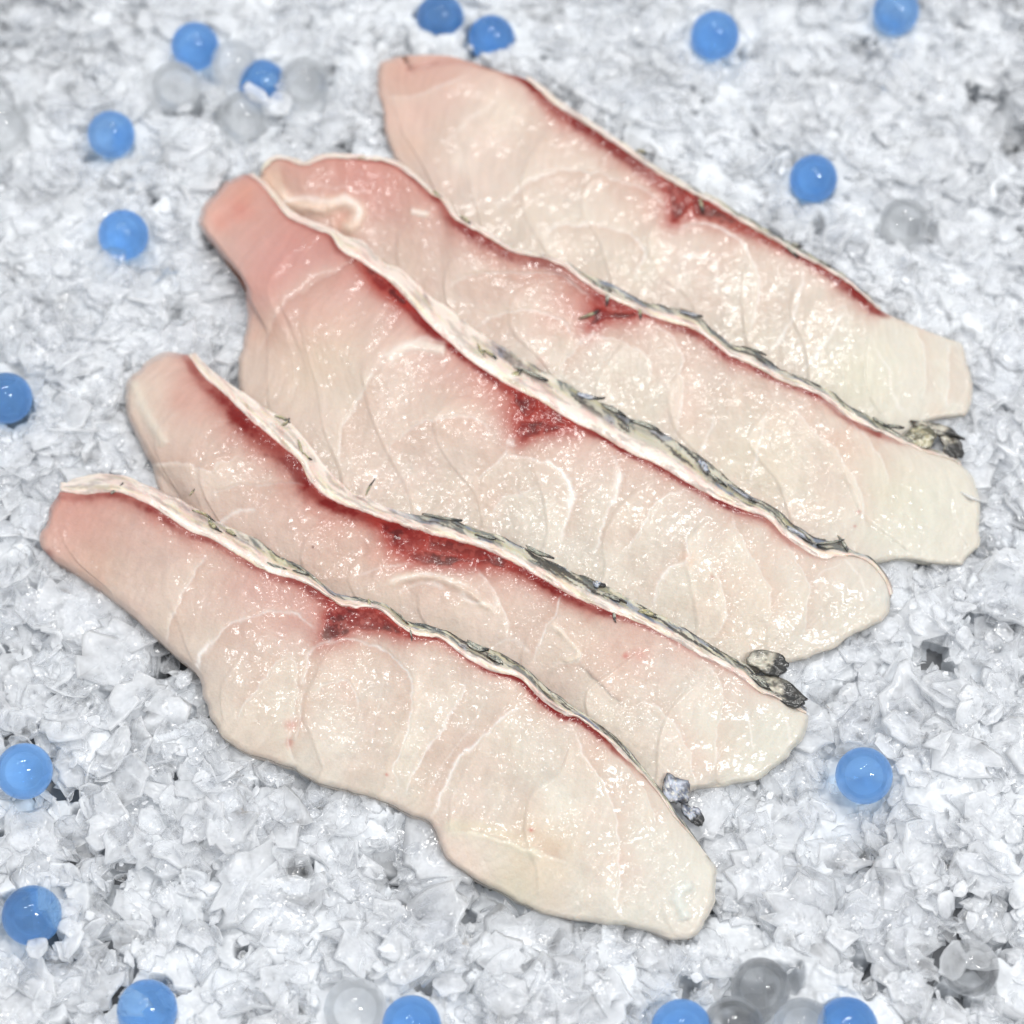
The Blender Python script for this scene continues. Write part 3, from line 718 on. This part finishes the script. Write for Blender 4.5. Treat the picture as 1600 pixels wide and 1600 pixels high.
    rag = (0.6 * ragged * np.exp(-dE / 22) * smooth(0, 40, dS))
    cxy = np.array([X.mean(), Y.mean()])
    inward = cxy - np.stack([X, Y], -1); inward /= np.linalg.norm(inward, axis=-1, keepdims=True) + 1e-9
    X = X + inward[..., 0] * rag; Y = Y + inward[..., 1] * rag
    top = at(X, Y, z * MM).reshape(-1, 3)
    fish_pts.append(top[::3])

    root = bpy.data.objects.new('fish_slice', None)
    link(root)
    c0 = at(X.mean(), Y.mean(), 0.0)
    root.empty_display_size = 0.02
    root['label'] = D['label']; root['category'] = 'fish slice'; root['group'] = 'fish slices on the ice'

    # perimeter, skirt and underside
    idx = np.arange(nu * nv).reshape(nu, nv)
    per = np.r_[idx[:, 0], idx[-1, 1:], idx[-2::-1, -1], idx[0, -2:0:-1]]
    zz = z.ravel()[per]
    vper = Vv.ravel()[per]
    uper = U.ravel()[per]
    zbot = np.minimum(zz - 1.0, np.interp(uper, np.linspace(0, 1, nu), zhi) * (1 - vper) - 9.0 * (1 - vper) - 2.5 * vper)
    zbot = np.maximum(zbot, -3.0)
    cen = top.mean(0)
    rows = []
    pt = top[per]
    for f, pull in ((0.35, 0.006), (0.7, 0.015), (1.0, 0.05)):
        q = pt.copy()
        q[:, 2] = (zz + (zbot - zz) * f) * MM
        q[:, :2] += (cen[:2] - q[:, :2]) * pull
        rows.append(q)
    n0 = nu * nv; m = len(per)
    allV = np.vstack([top] + rows)
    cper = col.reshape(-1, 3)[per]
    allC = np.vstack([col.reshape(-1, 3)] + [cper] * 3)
    rings = [per] + [n0 + i * m + np.arange(m) for i in range(3)]
    sq = []
    for a, b in zip(rings[:-1], rings[1:]):
        sq.append(np.stack([a, np.roll(a, -1), np.roll(b, -1), b], -1))
    sq = np.vstack(sq)
    gq = grid_quads(nu, nv)
    if True:
        A = top[gq[len(gq) // 2]]
        nrm = np.cross(A[1] - A[0], A[2] - A[0])
        if nrm[2] < 0: gq = gq[:, ::-1]; 
        else: sq = sq[:, ::-1]
        under = rings[-1] if nrm[2] < 0 else rings[-1][::-1]
    # vertex normals of the whole cut face, so the muscle part meets the flesh without a seam
    fn = np.cross(allV[gq[:, 2]] - allV[gq[:, 0]], allV[gq[:, 3]] - allV[gq[:, 1]])
    vn = np.zeros_like(allV)
    for j in range(4): np.add.at(vn, gq[:, j], fn)
    fn2 = np.cross(allV[sq[:, 2]] - allV[sq[:, 0]], allV[sq[:, 3]] - allV[sq[:, 1]])
    for j in range(4): np.add.at(vn, sq[:, j], fn2)
    vn /= np.linalg.norm(vn, axis=1, keepdims=True) + 1e-15
    mu = musc.ravel()[gq].mean(1) > 0.42

    def part(name, quads, ngons):
        flat = np.concatenate([quads.ravel()] + [np.asarray(g) for g in ngons])
        used = np.unique(flat)
        remap = np.full(len(allV), -1); remap[used] = np.arange(len(used))
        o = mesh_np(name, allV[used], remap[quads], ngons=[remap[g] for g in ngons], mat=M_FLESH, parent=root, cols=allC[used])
        if not len(ngons):
            o.data.normals_split_custom_set_from_vertices(vn[used].tolist())
        else:
            nn = vn[used].copy()
            o.data.normals_split_custom_set_from_vertices(nn.tolist())
        return o

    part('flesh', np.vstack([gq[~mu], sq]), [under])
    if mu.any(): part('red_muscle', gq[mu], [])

    # ---- skin: white cut rim, then the scaled outer side rolling down behind it
    ns, mw = 900, 22
    inner = spline(D['S'], ns)
    outc = spline(D['O'], 1600)
    # nearest outer point in step with the inner line
    ii = np.zeros(ns, int); last = 0
    for i in range(ns):
        lo = last; hi = min(len(outc), last + 60)
        dd = np.hypot(*(outc[lo:hi] - inner[i]).T)
        last = lo + int(np.argmin(dd)); ii[i] = last
    kk = np.convolve(np.pad(ii.astype(float), 15, mode='edge'), np.ones(31) / 31, 'valid')
    outer = np.stack([np.interp(kk, np.arange(1600), outc[:, 0]), np.interp(kk, np.arange(1600), outc[:, 1])], 1)
    us = np.linspace(0, 1, ns)
    if k == 4:                                        # the skin only starts part way along this slice
        s0 = np.argmin(np.hypot(*(inner - np.array([822, 124])).T)); sl = slice(s0, int(ns * .86))
    else:
        sl = slice(0, ns)
    inner, outer, us = inner[sl], outer[sl], us[sl]; nsx = len(us)
    zin = np.interp(us, np.linspace(0, 1, nu), z[:, 0])
    t = np.linspace(0, 1, mw)[None]
    wpx = np.hypot(*(outer - inner).T)
    inn = inner + (inner - outer) / (wpx[:, None] + 1e-6) * 1.0
    jit = (fbm(us[:, None] * 60, t * 1.3, 140 + k, 3) - .5)
    PX = inn[:, None, 0] * (1 - t) + outer[:, None, 0] * t
    PY = inn[:, None, 1] * (1 - t) + outer[:, None, 1] * t
    jin = (fbm(us[:, None] * 85, 0 * us[:, None], 144 + k, 3) - .5) * (1 - smooth(0, .5, t))
    PX = PX + (1.5 * jit) * 2 * smooth(.1, .5, t) - 2.0 * jin; PY = PY + (3.4 * jit) * 2 * smooth(.1, .5, t) - 4.5 * jin
    wmm = wpx[:, None] * PXM * 1000
    mott = np.array(D['mott'], float)
    mt = np.interp(inner[:, 0], mott[:, 0], mott[:, 1])[:, None]
    crease = fbm(us[:, None] * 42 + 0.4 * t, t * 3, 150 + k, 3) - .5
    zs = zin[:, None] + 0.45 * np.sin(np.pi * np.clip(t / 0.45, 0, 1)) + 0.15 - wmm * 0.75 * smooth(.25, 1, t) + (0.45 + 0.9 * mt) * crease * np.minimum(wmm / 2.5, 1) * smooth(0, .25, t) * 1.6
    # colours across the skin
    nz = fbm(us[:, None] * 70 + 3 * t, t * 2.4 + 11, 160 + k, 4)
    nst = fbm(us[:, None] * 34 + 5 * t, t * 6, 165 + k, 3)
    derm = lin(236, 224, 214) + (lin(232, 208, 198) - lin(236, 224, 214)) * smooth(.4, .7, nz)[..., None]
    derm = derm + (lin(222, 214, 176) - derm) * (0.45 * smooth(.55, .72, nst))[..., None]
    derm = derm * (1 - 0.30 * smooth(.50, .70, fbm(us[:, None] * 48 + 2 * t, t * 7 + 5, 190 + k, 4)))[..., None]
    outs = lin(206, 202, 186) + (lin(120, 124, 122) - lin(206, 202, 186)) * smooth(.42, .62, nz)[..., None]
    outs = outs + (lin(126, 136, 160) - outs) * (0.6 * smooth(.58, .68, fbm(us[:, None] * 30, t * 2, 170 + k, 2)))[..., None]
    outs = outs + (lin(196, 188, 140) - outs) * (0.5 * smooth(.58, .7, nst))[..., None]
    outs = outs + (lin(30, 31, 33) - outs) * (0.92 * smooth(.55, .63, fbm(us[:, None] * 55 + 8 * t, t * 5 + 3, 175 + k, 4)))[..., None]
    lim = 0.62 - 0.30 * mt + 0.25 * (nst - .5)
    wo = smooth(lim, lim + .16, t + 0 * nz) * smooth(.02, .3, mt + .35 * (nz - .5))
    cs = derm + (outs - derm) * wo[..., None]
    rim = smooth(.80, 1.0, t + .3 * (nz - .5)) * smooth(.12, .55, mt) * smooth(.36, .56, fbm(us[:, None] * 26, 0 * t + 3, 181 + k, 3))
    cs = cs + (lin(52, 52, 48) - cs) * (0.75 * rim)[..., None]
    cs = cs + (lin(206, 140, 128) - cs) * (0.55 * np.exp(-t / 0.05) * np.interp(inner[:, 0], bd[:, 0], bd[:, 2])[:, None])[..., None]
    sv = at(PX, PY, zs * MM)
    # far side of the skin drops to the slice behind or the ice, and the inside closes the strip
    far = sv[:, -1:].copy(); far[..., 2] -= 0.0045; far[..., 0] -= 0.0006; far[..., 1] -= 0.0010
    near = sv[:, :1].copy(); near[..., 2] -= 0.0025
    SV = np.concatenate([near, sv, far], 1)
    CS = np.concatenate([cs[:, :1], cs, cs[:, -1:]], 1)
    q = grid_quads(nsx, mw + 2)
    A = SV.reshape(-1, 3)[q[(nsx // 2) * (mw + 1) + 4]]
    if np.cross(A[1] - A[0], A[2] - A[0])[2] < 0: q = q[:, ::-1]
    mesh_np('skin', SV.reshape(-1, 3), q, mat=M_SKIN, parent=root, cols=np.clip(CS.reshape(-1, 3) ** 1.1 * .79, .004, .95))

    Sx = spline(D['S'], nu)
    for j, sp in enumerate(D['scales']):
        d = np.hypot(Sx[:, 0] - sp[0], Sx[:, 1] - sp[1])
        i = int(np.argmin(d))
        off = d[i] * PXM * 1000
        zf = (z[i, 0] + 0.5 - 0.25 * off) * MM
        scale_piece(sp, zf, root, 200 + 31 * k + j)
    return root


for k, D in enumerate(SL):
    build_slice(k, D)
fish_pts = np.vstack(fish_pts)

# ------------------------------------------------------------------ beads
BLUE = [(305,72,'blue bead in the upper left, half sunk, just above a clear bead'),
        (410,130,'blue bead mostly buried under ice between two clear beads'),
        (688,28,'left one of two blue beads close together at the top edge'),
        (768,60,'right one of two blue beads close together, just above the farthest fish slice'),
        (1117,55,'blue bead at the top right with a bright spot of light at its left'),
        (1400,18,'blue bead cut by the top edge near the right corner'),
        (174,210,'blue bead on smooth ice at the upper left, above another blue bead'),
        (193,367,'blue bead left of the middle fish slice tip, below another blue bead'),
        (1271,279,'blue bead right of the farthest fish slice, above a dark clear bead'),
        (10,622,'blue bead cut by the left edge halfway up'),
        (38,1205,'blue bead at the left edge below the nearest fish slice tip'),
        (50,1430,'blue bead at the lower left with ice flakes over its right side'),
        (230,1578,'blue bead near the bottom left corner with ice over its rim'),
        (643,1602,'blue bead peeping over the bottom edge beside a clear bead'),
        (1065,1610,'pale blue bead cut by the bottom edge, left of a clear bead'),
        (1324,1606,'blue bead cut by the bottom edge, rightmost of the bottom row'),
        (1350,1212,'large glossy blue bead on open ice right of the two nearest fish slices')]
CLEAR = [(275,135,'clear bead under the upper left blue bead, frosted by ice'),
         (380,182,'clear bead below the buried blue bead, with a bright upper right rim'),
         (475,128,'clear bead right of the buried blue bead'),
         (366,98,'dim clear bead sunk behind the buried blue bead'),
         (6,195,'clear bead at the left edge near the top'),
         (1413,347,'dark looking clear bead below the blue bead at the right'),
         (1188,1543,'dark centred clear bead near the bottom, between two blue beads'),
         (1516,1512,'clear bead half covered by an ice flake in the lower right corner'),
         (555,1577,'clear bead at the bottom left of centre, touching a blue bead'),
         (1146,1606,'clear bead at the very bottom edge under the dark centred clear bead'),
         (1254,1606,'clear bead at the bottom edge left of the rightmost blue bead')]
BR = 0.0078
balls = []


def sphere_mesh(name, mat):
    import bmesh
    bm = bmesh.new()
    bmesh.ops.create_uvsphere(bm, u_segments=64, v_segments=40, radius=BR)
    me = bpy.data.meshes.new(name); bm.to_mesh(me); bm.free()
    me.polygons.foreach_set('use_smooth', np.full(len(me.polygons), True))
    me.materials.append(mat)
    return me


def place_beads(lst, name, me, cat, group, zc, jit):
    for i, (x, y, lab) in enumerate(lst):
        o = bpy.data.objects.new(name, me)
        link(o)
        zz = zc[i] if isinstance(zc, list) else zc
        p = at(x, y, zz)
        o.location = p
        s = 1 + jit * float(rng.uniform(-1, 1))
        o.scale = (s, s, s)
        o.rotation_euler = tuple(rng.uniform(0, 6, 3))
        o['label'] = lab; o['category'] = cat; o['group'] = group
        balls.append((p[0], p[1], p[2], BR * s))


place_beads(BLUE, 'blue_bead', sphere_mesh('blue_bead', M_BLUE), 'bead', 'blue beads in the ice', [-.001 if i in (1,) else .002 if i in (11, 12) else .004 for i in range(len(BLUE))], 0.03)
place_beads(CLEAR, 'clear_bead', sphere_mesh('clear_bead', M_CLEAR), 'bead', 'clear beads in the ice', 0.0035, 0.05)
balls = np.array(balls)

# ------------------------------------------------------------------ ice
X0, X1, Y0, Y1 = -0.225, 0.225, -0.205, 0.265
CELL = 0.001
nx, ny = int((X1 - X0) / CELL), int((Y1 - Y0) / CELL)
fish = np.zeros((nx, ny), bool)
gi = ((fish_pts[:, 0] - X0) / CELL).astype(int); gj = ((fish_pts[:, 1] - Y0) / CELL).astype(int)
fish[np.clip(gi, 0, nx - 1), np.clip(gj, 0, ny - 1)] = True


def dil(m):
    r = m.copy()
    r[1:] |= m[:-1]; r[:-1] |= m[1:]; r[:, 1:] |= m[:, :-1]; r[:, :-1] |= m[:, 1:]
    return r


fish = ~dil(~dil(fish))                       # close pin holes
dout = np.full((nx, ny), 60.0); m = fish.copy()
for s in range(30):
    dout[m & (dout > s)] = s; m = dil(m)
din = np.zeros((nx, ny)); m = ~fish
for s in range(20):
    din[(~m)] = s + 1; m = dil(m)
SD = np.where(fish, -din, dout)               # mm, negative under the fish


def sdist(x, y):
    i = np.clip(((x - X0) / CELL).astype(int), 0, nx - 1); j = np.clip(((y - Y0) / CELL).astype(int), 0, ny - 1)
    return SD[i, j]


p5 = at(np.array([c[0] for c in SL[4]['S']]) + 14, np.array([c[1] for c in SL[4]['S']]) - 16, 0.004)[:, :2]


def gap(x, y):
    g = 0
    for (hx, hy, hr) in [(180,950,22),(250,1018,34),(312,1098,30),(640,1296,22),(742,1400,38),(800,1428,26),(1112,1330,24),(1286,1085,24),(985,1452,16),(470,1222,18),(1545,880,18)]:
        c = at(hx, hy, 0.0)
        g = g + np.exp(-((x - c[0])**2 + (y - c[1])**2) / (hr * PXM)**2)
    return np.clip(g, 0, 1)


def hgt(x, y):
    """top of the ice, metres"""
    h = 7.5 * (fbm(x * 22 + 5, y * 22 + 9, 300, 2) - .5) + 5.0 * (fbm(x * 60, y * 60, 304, 2) - .5)
    d, _, _ = polydist(x, y, p5)
    h = h + 5.5 * np.exp(-(d / 0.016) ** 2)
    s = sdist(x, y)
    h = np.where(s < 12, h * (0.25 + 0.75 * np.clip(s, 0, 12) / 12), h)
    # hollow at the right edge where the ice runs out
    hole = at(1590, 190, 0.0)
    h = h - 16 * np.exp(-(((x - hole[0]) / 0.010) ** 2 + ((y - hole[1]) / 0.017) ** 2))
    return (h - 6.5 * gap(x, y)) * MM


def flakes(n, size, nside, milk_rng, depth, tilt, seed, pos=None):
    g = np.random.default_rng(seed)
    if pos is None:
        x = g.uniform(X0 + .005, X1 - .005, n); y = g.uniform(Y0 + .005, Y1 - .005, n)
    else:
        x, y = pos
    a = size[0] * np.exp(g.normal(0, size[1], n)); a = np.clip(a, size[2], size[3])
    asp = g.uniform(0.4, 0.95, n)
    th = np.clip(a * g.uniform(.06, .20, n), 0.0003, 0.0018)
    h = hgt(x, y) + 0.0006
    z = h - depth * g.random(n) ** 1.4
    s = sdist(x, y) * MM
    tl = np.abs(g.normal(0, tilt, n)); tl = np.minimum(tl, 1.35)
    near = s < a * 0.8
    tl = np.where(near, tl * 0.45, tl)
    z = np.where(near, np.clip(z, -0.0006, 0.0022) - 0.15 * a * np.sin(tl) - .0065 * gap(x, y), z)
    keep = s > -0.1 * a - 0.0005
    hc = at(1596, 195, 0.0)
    keep &= ((x - hc[0]) / .006) ** 2 + ((y - hc[1]) / .010) ** 2 > 1
    for (bx, by, bz, br) in balls:
        d3 = np.sqrt((x - bx) ** 2 + (y - by) ** 2 + (z - bz) ** 2)
        dxy = np.hypot(x - bx, y - by)
        keep &= ~(d3 < br + 0.5 * a * 0.8) 
        keep &= ~((dxy < br + 0.35 * a) & (z > bz - 0.25 * br))
    x, y, z, a, asp, th, tl = [q[keep] for q in (x, y, z, a, asp, th, tl)]
    n = len(x)
    az = g.uniform(0, 2 * np.pi, n); spin = g.uniform(0, 2 * np.pi, n)
    ang = np.linspace(0, 2 * np.pi, nside, endpoint=False)[None] + g.uniform(-.28, .28, (n, nside))
    rad = g.uniform(.66, 1.10, (n, nside))
    ox = a[:, None] * .5 * rad * np.cos(ang); oy = a[:, None] * .5 * asp[:, None] * rad * np.sin(ang)
    bend = g.normal(0, .35, n) / a; tw = g.normal(0, .25, n) / a
    rings = [(.5, .5, 0.), (.9, .36, .0), (1.0, -.05, 0), (.62, -.5, 0)]
    P = []
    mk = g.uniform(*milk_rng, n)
    M = []
    for f, hh, _ in rings:
        jx = ox * f * (1 + .06 * g.normal(size=ox.shape)); jy = oy * f * (1 + .06 * g.normal(size=ox.shape))
        zz = hh * th[:, None] * (1 + .35 * g.normal(size=ox.shape)) + bend[:, None] * jx**2 + tw[:, None] * jx * jy
        P.append(np.stack([jx, jy, zz], -1))
        M.append(np.broadcast_to((mk + (.45 if f > .95 else .06 if f > .85 else 0))[:, None] + .07 * g.normal(size=ox.shape), ox.shape))  # milkier rim paints in the bright refraction along flake edges
    c1 = np.stack([.1 * a * g.normal(size=n), 0 * a, .55 * th], -1)[:, None]; c2 = np.stack([0 * a, 0 * a, -.5 * th], -1)[:, None]
    P = np.concatenate(P + [c1, c2], 1)
    M = np.concatenate(M + [mk[:, None], mk[:, None]], 1)
    # spin, tilt, turn
    def rz(P, t):
        c, s_ = np.cos(t)[:, None], np.sin(t)[:, None]
        return np.stack([P[..., 0] * c - P[..., 1] * s_, P[..., 0] * s_ + P[..., 1] * c, P[..., 2]], -1)
    P = rz(P, spin)
    c, s_ = np.cos(tl)[:, None], np.sin(tl)[:, None]
    P = np.stack([P[..., 0] * c + P[..., 2] * s_, P[..., 1], -P[..., 0] * s_ + P[..., 2] * c], -1)
    P = rz(P, az)
    P = P + np.stack([x, y, z], -1)[:, None]
    k = np.arange(nside); k2 = (k + 1) % nside
    nv = 4 * nside + 2
    q = np.vstack([np.stack([r * nside + k, (r + 1) * nside + k, (r + 1) * nside + k2, r * nside + k2], -1) for r in range(3)])
    t = np.vstack([np.stack([np.full(nside, 4 * nside), k, k2], -1), np.stack([np.full(nside, 4 * nside + 1), 3 * nside + k2, 3 * nside + k], -1)])
    off = (np.arange(n) * nv)[:, None, None]
    return P.reshape(-1, 3), (q[None] + off).reshape(-1, 4), (t[None] + off).reshape(-1, 3), np.clip(M, 0, 1).ravel()


batches = [flakes(6500, (.0140, .34, .006, .028), 15, (.06, .36), .0040, .40, 1),
           flakes(7000, (.0062, .35, .0025, .011), 9, (.08, .45), .0040, .55, 2),
           flakes(4500, (.0024, .35, .001, .0045), 6, (.2, .8), .003, .9, 3),
           flakes(900, (.020, .3, .011, .034), 18, (.10, .36), .0012, .20, 4)]

# flakes lying against the half buried beads
cov = [(95,1405,0.010),(100,1440,0.009),(92,1468,.008),(55,1475,.007),(88,1425,.012),(105,1460,.012),(60,1392,.010),(205,1560,.010),(250,1545,.008),(400,145,.012),(432,148,.011),(418,110,.007),(195,1545,.008),(190,1590,.009),(425,150,.008),(440,120,.006),(1495,1495,.013),(1535,1487,.010),(285,150,.006),(1395,375,.008)]
cp = at(np.array([c[0] for c in cov]), np.array([c[1] for c in cov]), 0.008)
_b = balls; balls = np.zeros((0, 4))
g_ = [flakes(1, (c[2], .05, .004, .02), 13, (.22, .42), -.008 + 0.002 * (i % 3), .35, 400 + i, pos=(cp[i:i+1, 0], cp[i:i+1, 1])) for i, c in enumerate(cov)]
balls = _b
batches += g_


def plates(x, y, cell, seed, tilt, step):
    """ice frozen in small tilted plates: height of the plate at (x, y) and its own random number"""
    g = np.random.default_rng(seed)
    jx, jy, sx, sy, sh, sr = g.random((6, 256, 256))
    wx = x + 0.25 * cell * (fbm(x / cell * 2.5, y / cell * 2.5, seed, 2) - .5); wy = y + 0.25 * cell * (fbm(x / cell * 2.5 + 9, y / cell * 2.5, seed + 5, 2) - .5)
    ci = np.floor(wx / cell).astype(int); cj = np.floor(wy / cell).astype(int)
    best = np.full(x.shape, 1e9); hh = np.zeros(x.shape); rr = np.zeros(x.shape)
    for di in (-1, 0, 1):
        for dj in (-1, 0, 1):
            a, b = (ci + di) & 255, (cj + dj) & 255
            px = (ci + di + jx[a, b]) * cell; py = (cj + dj + jy[a, b]) * cell
            ex, ey = wx - px, wy - py
            d = np.hypot(ex * (1 + .6 * (sx[a, b] - .5)) + .4 * ey * (sr[a, b] - .5), ey)
            m = d < best
            best = np.where(m, d, best)
            hh = np.where(m, tilt * ((sx[a, b] - .5) * ex + (sy[a, b] - .5) * ey) + step * (sh[a, b] - .5), hh)
            rr = np.where(m, sr[a, b], rr)
    return hh, rr


def slush():
    """packed ice between the flakes, broken by holes down to the tray"""
    n = 900
    gx, gy = np.meshgrid(np.linspace(X0, X1, n), np.linspace(Y0, Y1, n), indexing='ij')
    x, y = gx.ravel(), gy.ravel()
    h1, r1 = plates(x, y, .0160, 501, .50, .0038)
    h2, r2 = plates(x + .3, y + .3, .0075, 502, .6, .0022)
    pk = smooth(.46, .62, fbm(x * 34 + 2, y * 34 + 7, 360, 2))   # wetter, packed patches
    z = hgt(x, y) - 0.0026 + .0020 * pk + (h1 + h2 * (r1 > .35)) * (1 - .55 * pk) + 0.0012 * (fbm(x * 260, y * 260, 320, 4, .55) - .5)
    s = sdist(x, y)
    z = np.where(s < 2.5, np.minimum(z, np.where(s < -3, -.004, .0008) - .007 * gap(x, y)), z)
    for (bx, by, bz, br) in balls:
        z = np.where(np.hypot(x - bx, y - by) < br, np.minimum(z, bz - np.sqrt(np.clip(br**2 - (x - bx)**2 - (y - by)**2, 0, 1)) - .0006 - .004 * np.clip(fbm(x * 420, y * 420, 350, 3) - .3, 0, 1)), z)
    hole = .12 * gap(x, y) + fbm(x * 85 + 3, y * 85, 330, 3) + .10 * (r2 - .5)
    for (hx, hy, hr) in [(250,1010,60),(640,1410,70),(745,1425,45),(15,938,22),(1590,180,60),(1500,1470,60),(1105,1310,30),(430,1330,40),(270,1075,50),(60,1330,30),(1210,300,20),(1120,210,20),(1590,320,30),(840,170,20),(1590,40,40),(700,1480,30)]:
        c = at(hx, hy, 0.0)
        hole = hole + (0.55 if hx == 1590 and hy == 180 else 0.20) * np.exp(-((x - c[0])**2 + (y - c[1])**2) / (hr * PXM)**2)
    z = z - 0.010 * smooth(.62, .70, hole)
    q = grid_quads(n, n)[:, ::-1]
    q = q[hole[q].max(1) < 0.80]
    mk = 0.86 + 0.25 * (fbm(x * 200, y * 200, 340, 2) - .5)
    return np.stack([x, y, z], -1), q, np.zeros((0, 3), int), mk


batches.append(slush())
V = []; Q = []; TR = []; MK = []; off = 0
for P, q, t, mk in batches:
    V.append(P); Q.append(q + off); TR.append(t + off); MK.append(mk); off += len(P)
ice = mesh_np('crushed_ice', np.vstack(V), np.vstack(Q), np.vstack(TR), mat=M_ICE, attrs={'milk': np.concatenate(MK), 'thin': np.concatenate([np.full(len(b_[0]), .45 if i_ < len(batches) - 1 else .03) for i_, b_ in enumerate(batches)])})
ice['kind'] = 'stuff'
ice['label'] = 'bed of crushed translucent white ice flakes under the fish slices and beads'
ice['category'] = 'ice'

# tray under the ice
gx, gy = np.meshgrid(np.linspace(X0, X1, 220), np.linspace(Y0, Y1, 220), indexing='ij')
gz = np.minimum(hgt(gx.ravel(), gy.ravel()).reshape(gx.shape) - 0.012, -0.006)
q = grid_quads(220, 220)[:, ::-1]
bed = mesh_np('tray_floor', np.stack([gx, gy, gz], -1).reshape(-1, 3), q, mat=M_BED)
bed['kind'] = 'structure'
bed['label'] = 'dark grey tray floor showing through gaps in the ice'
bed['category'] = 'tray'
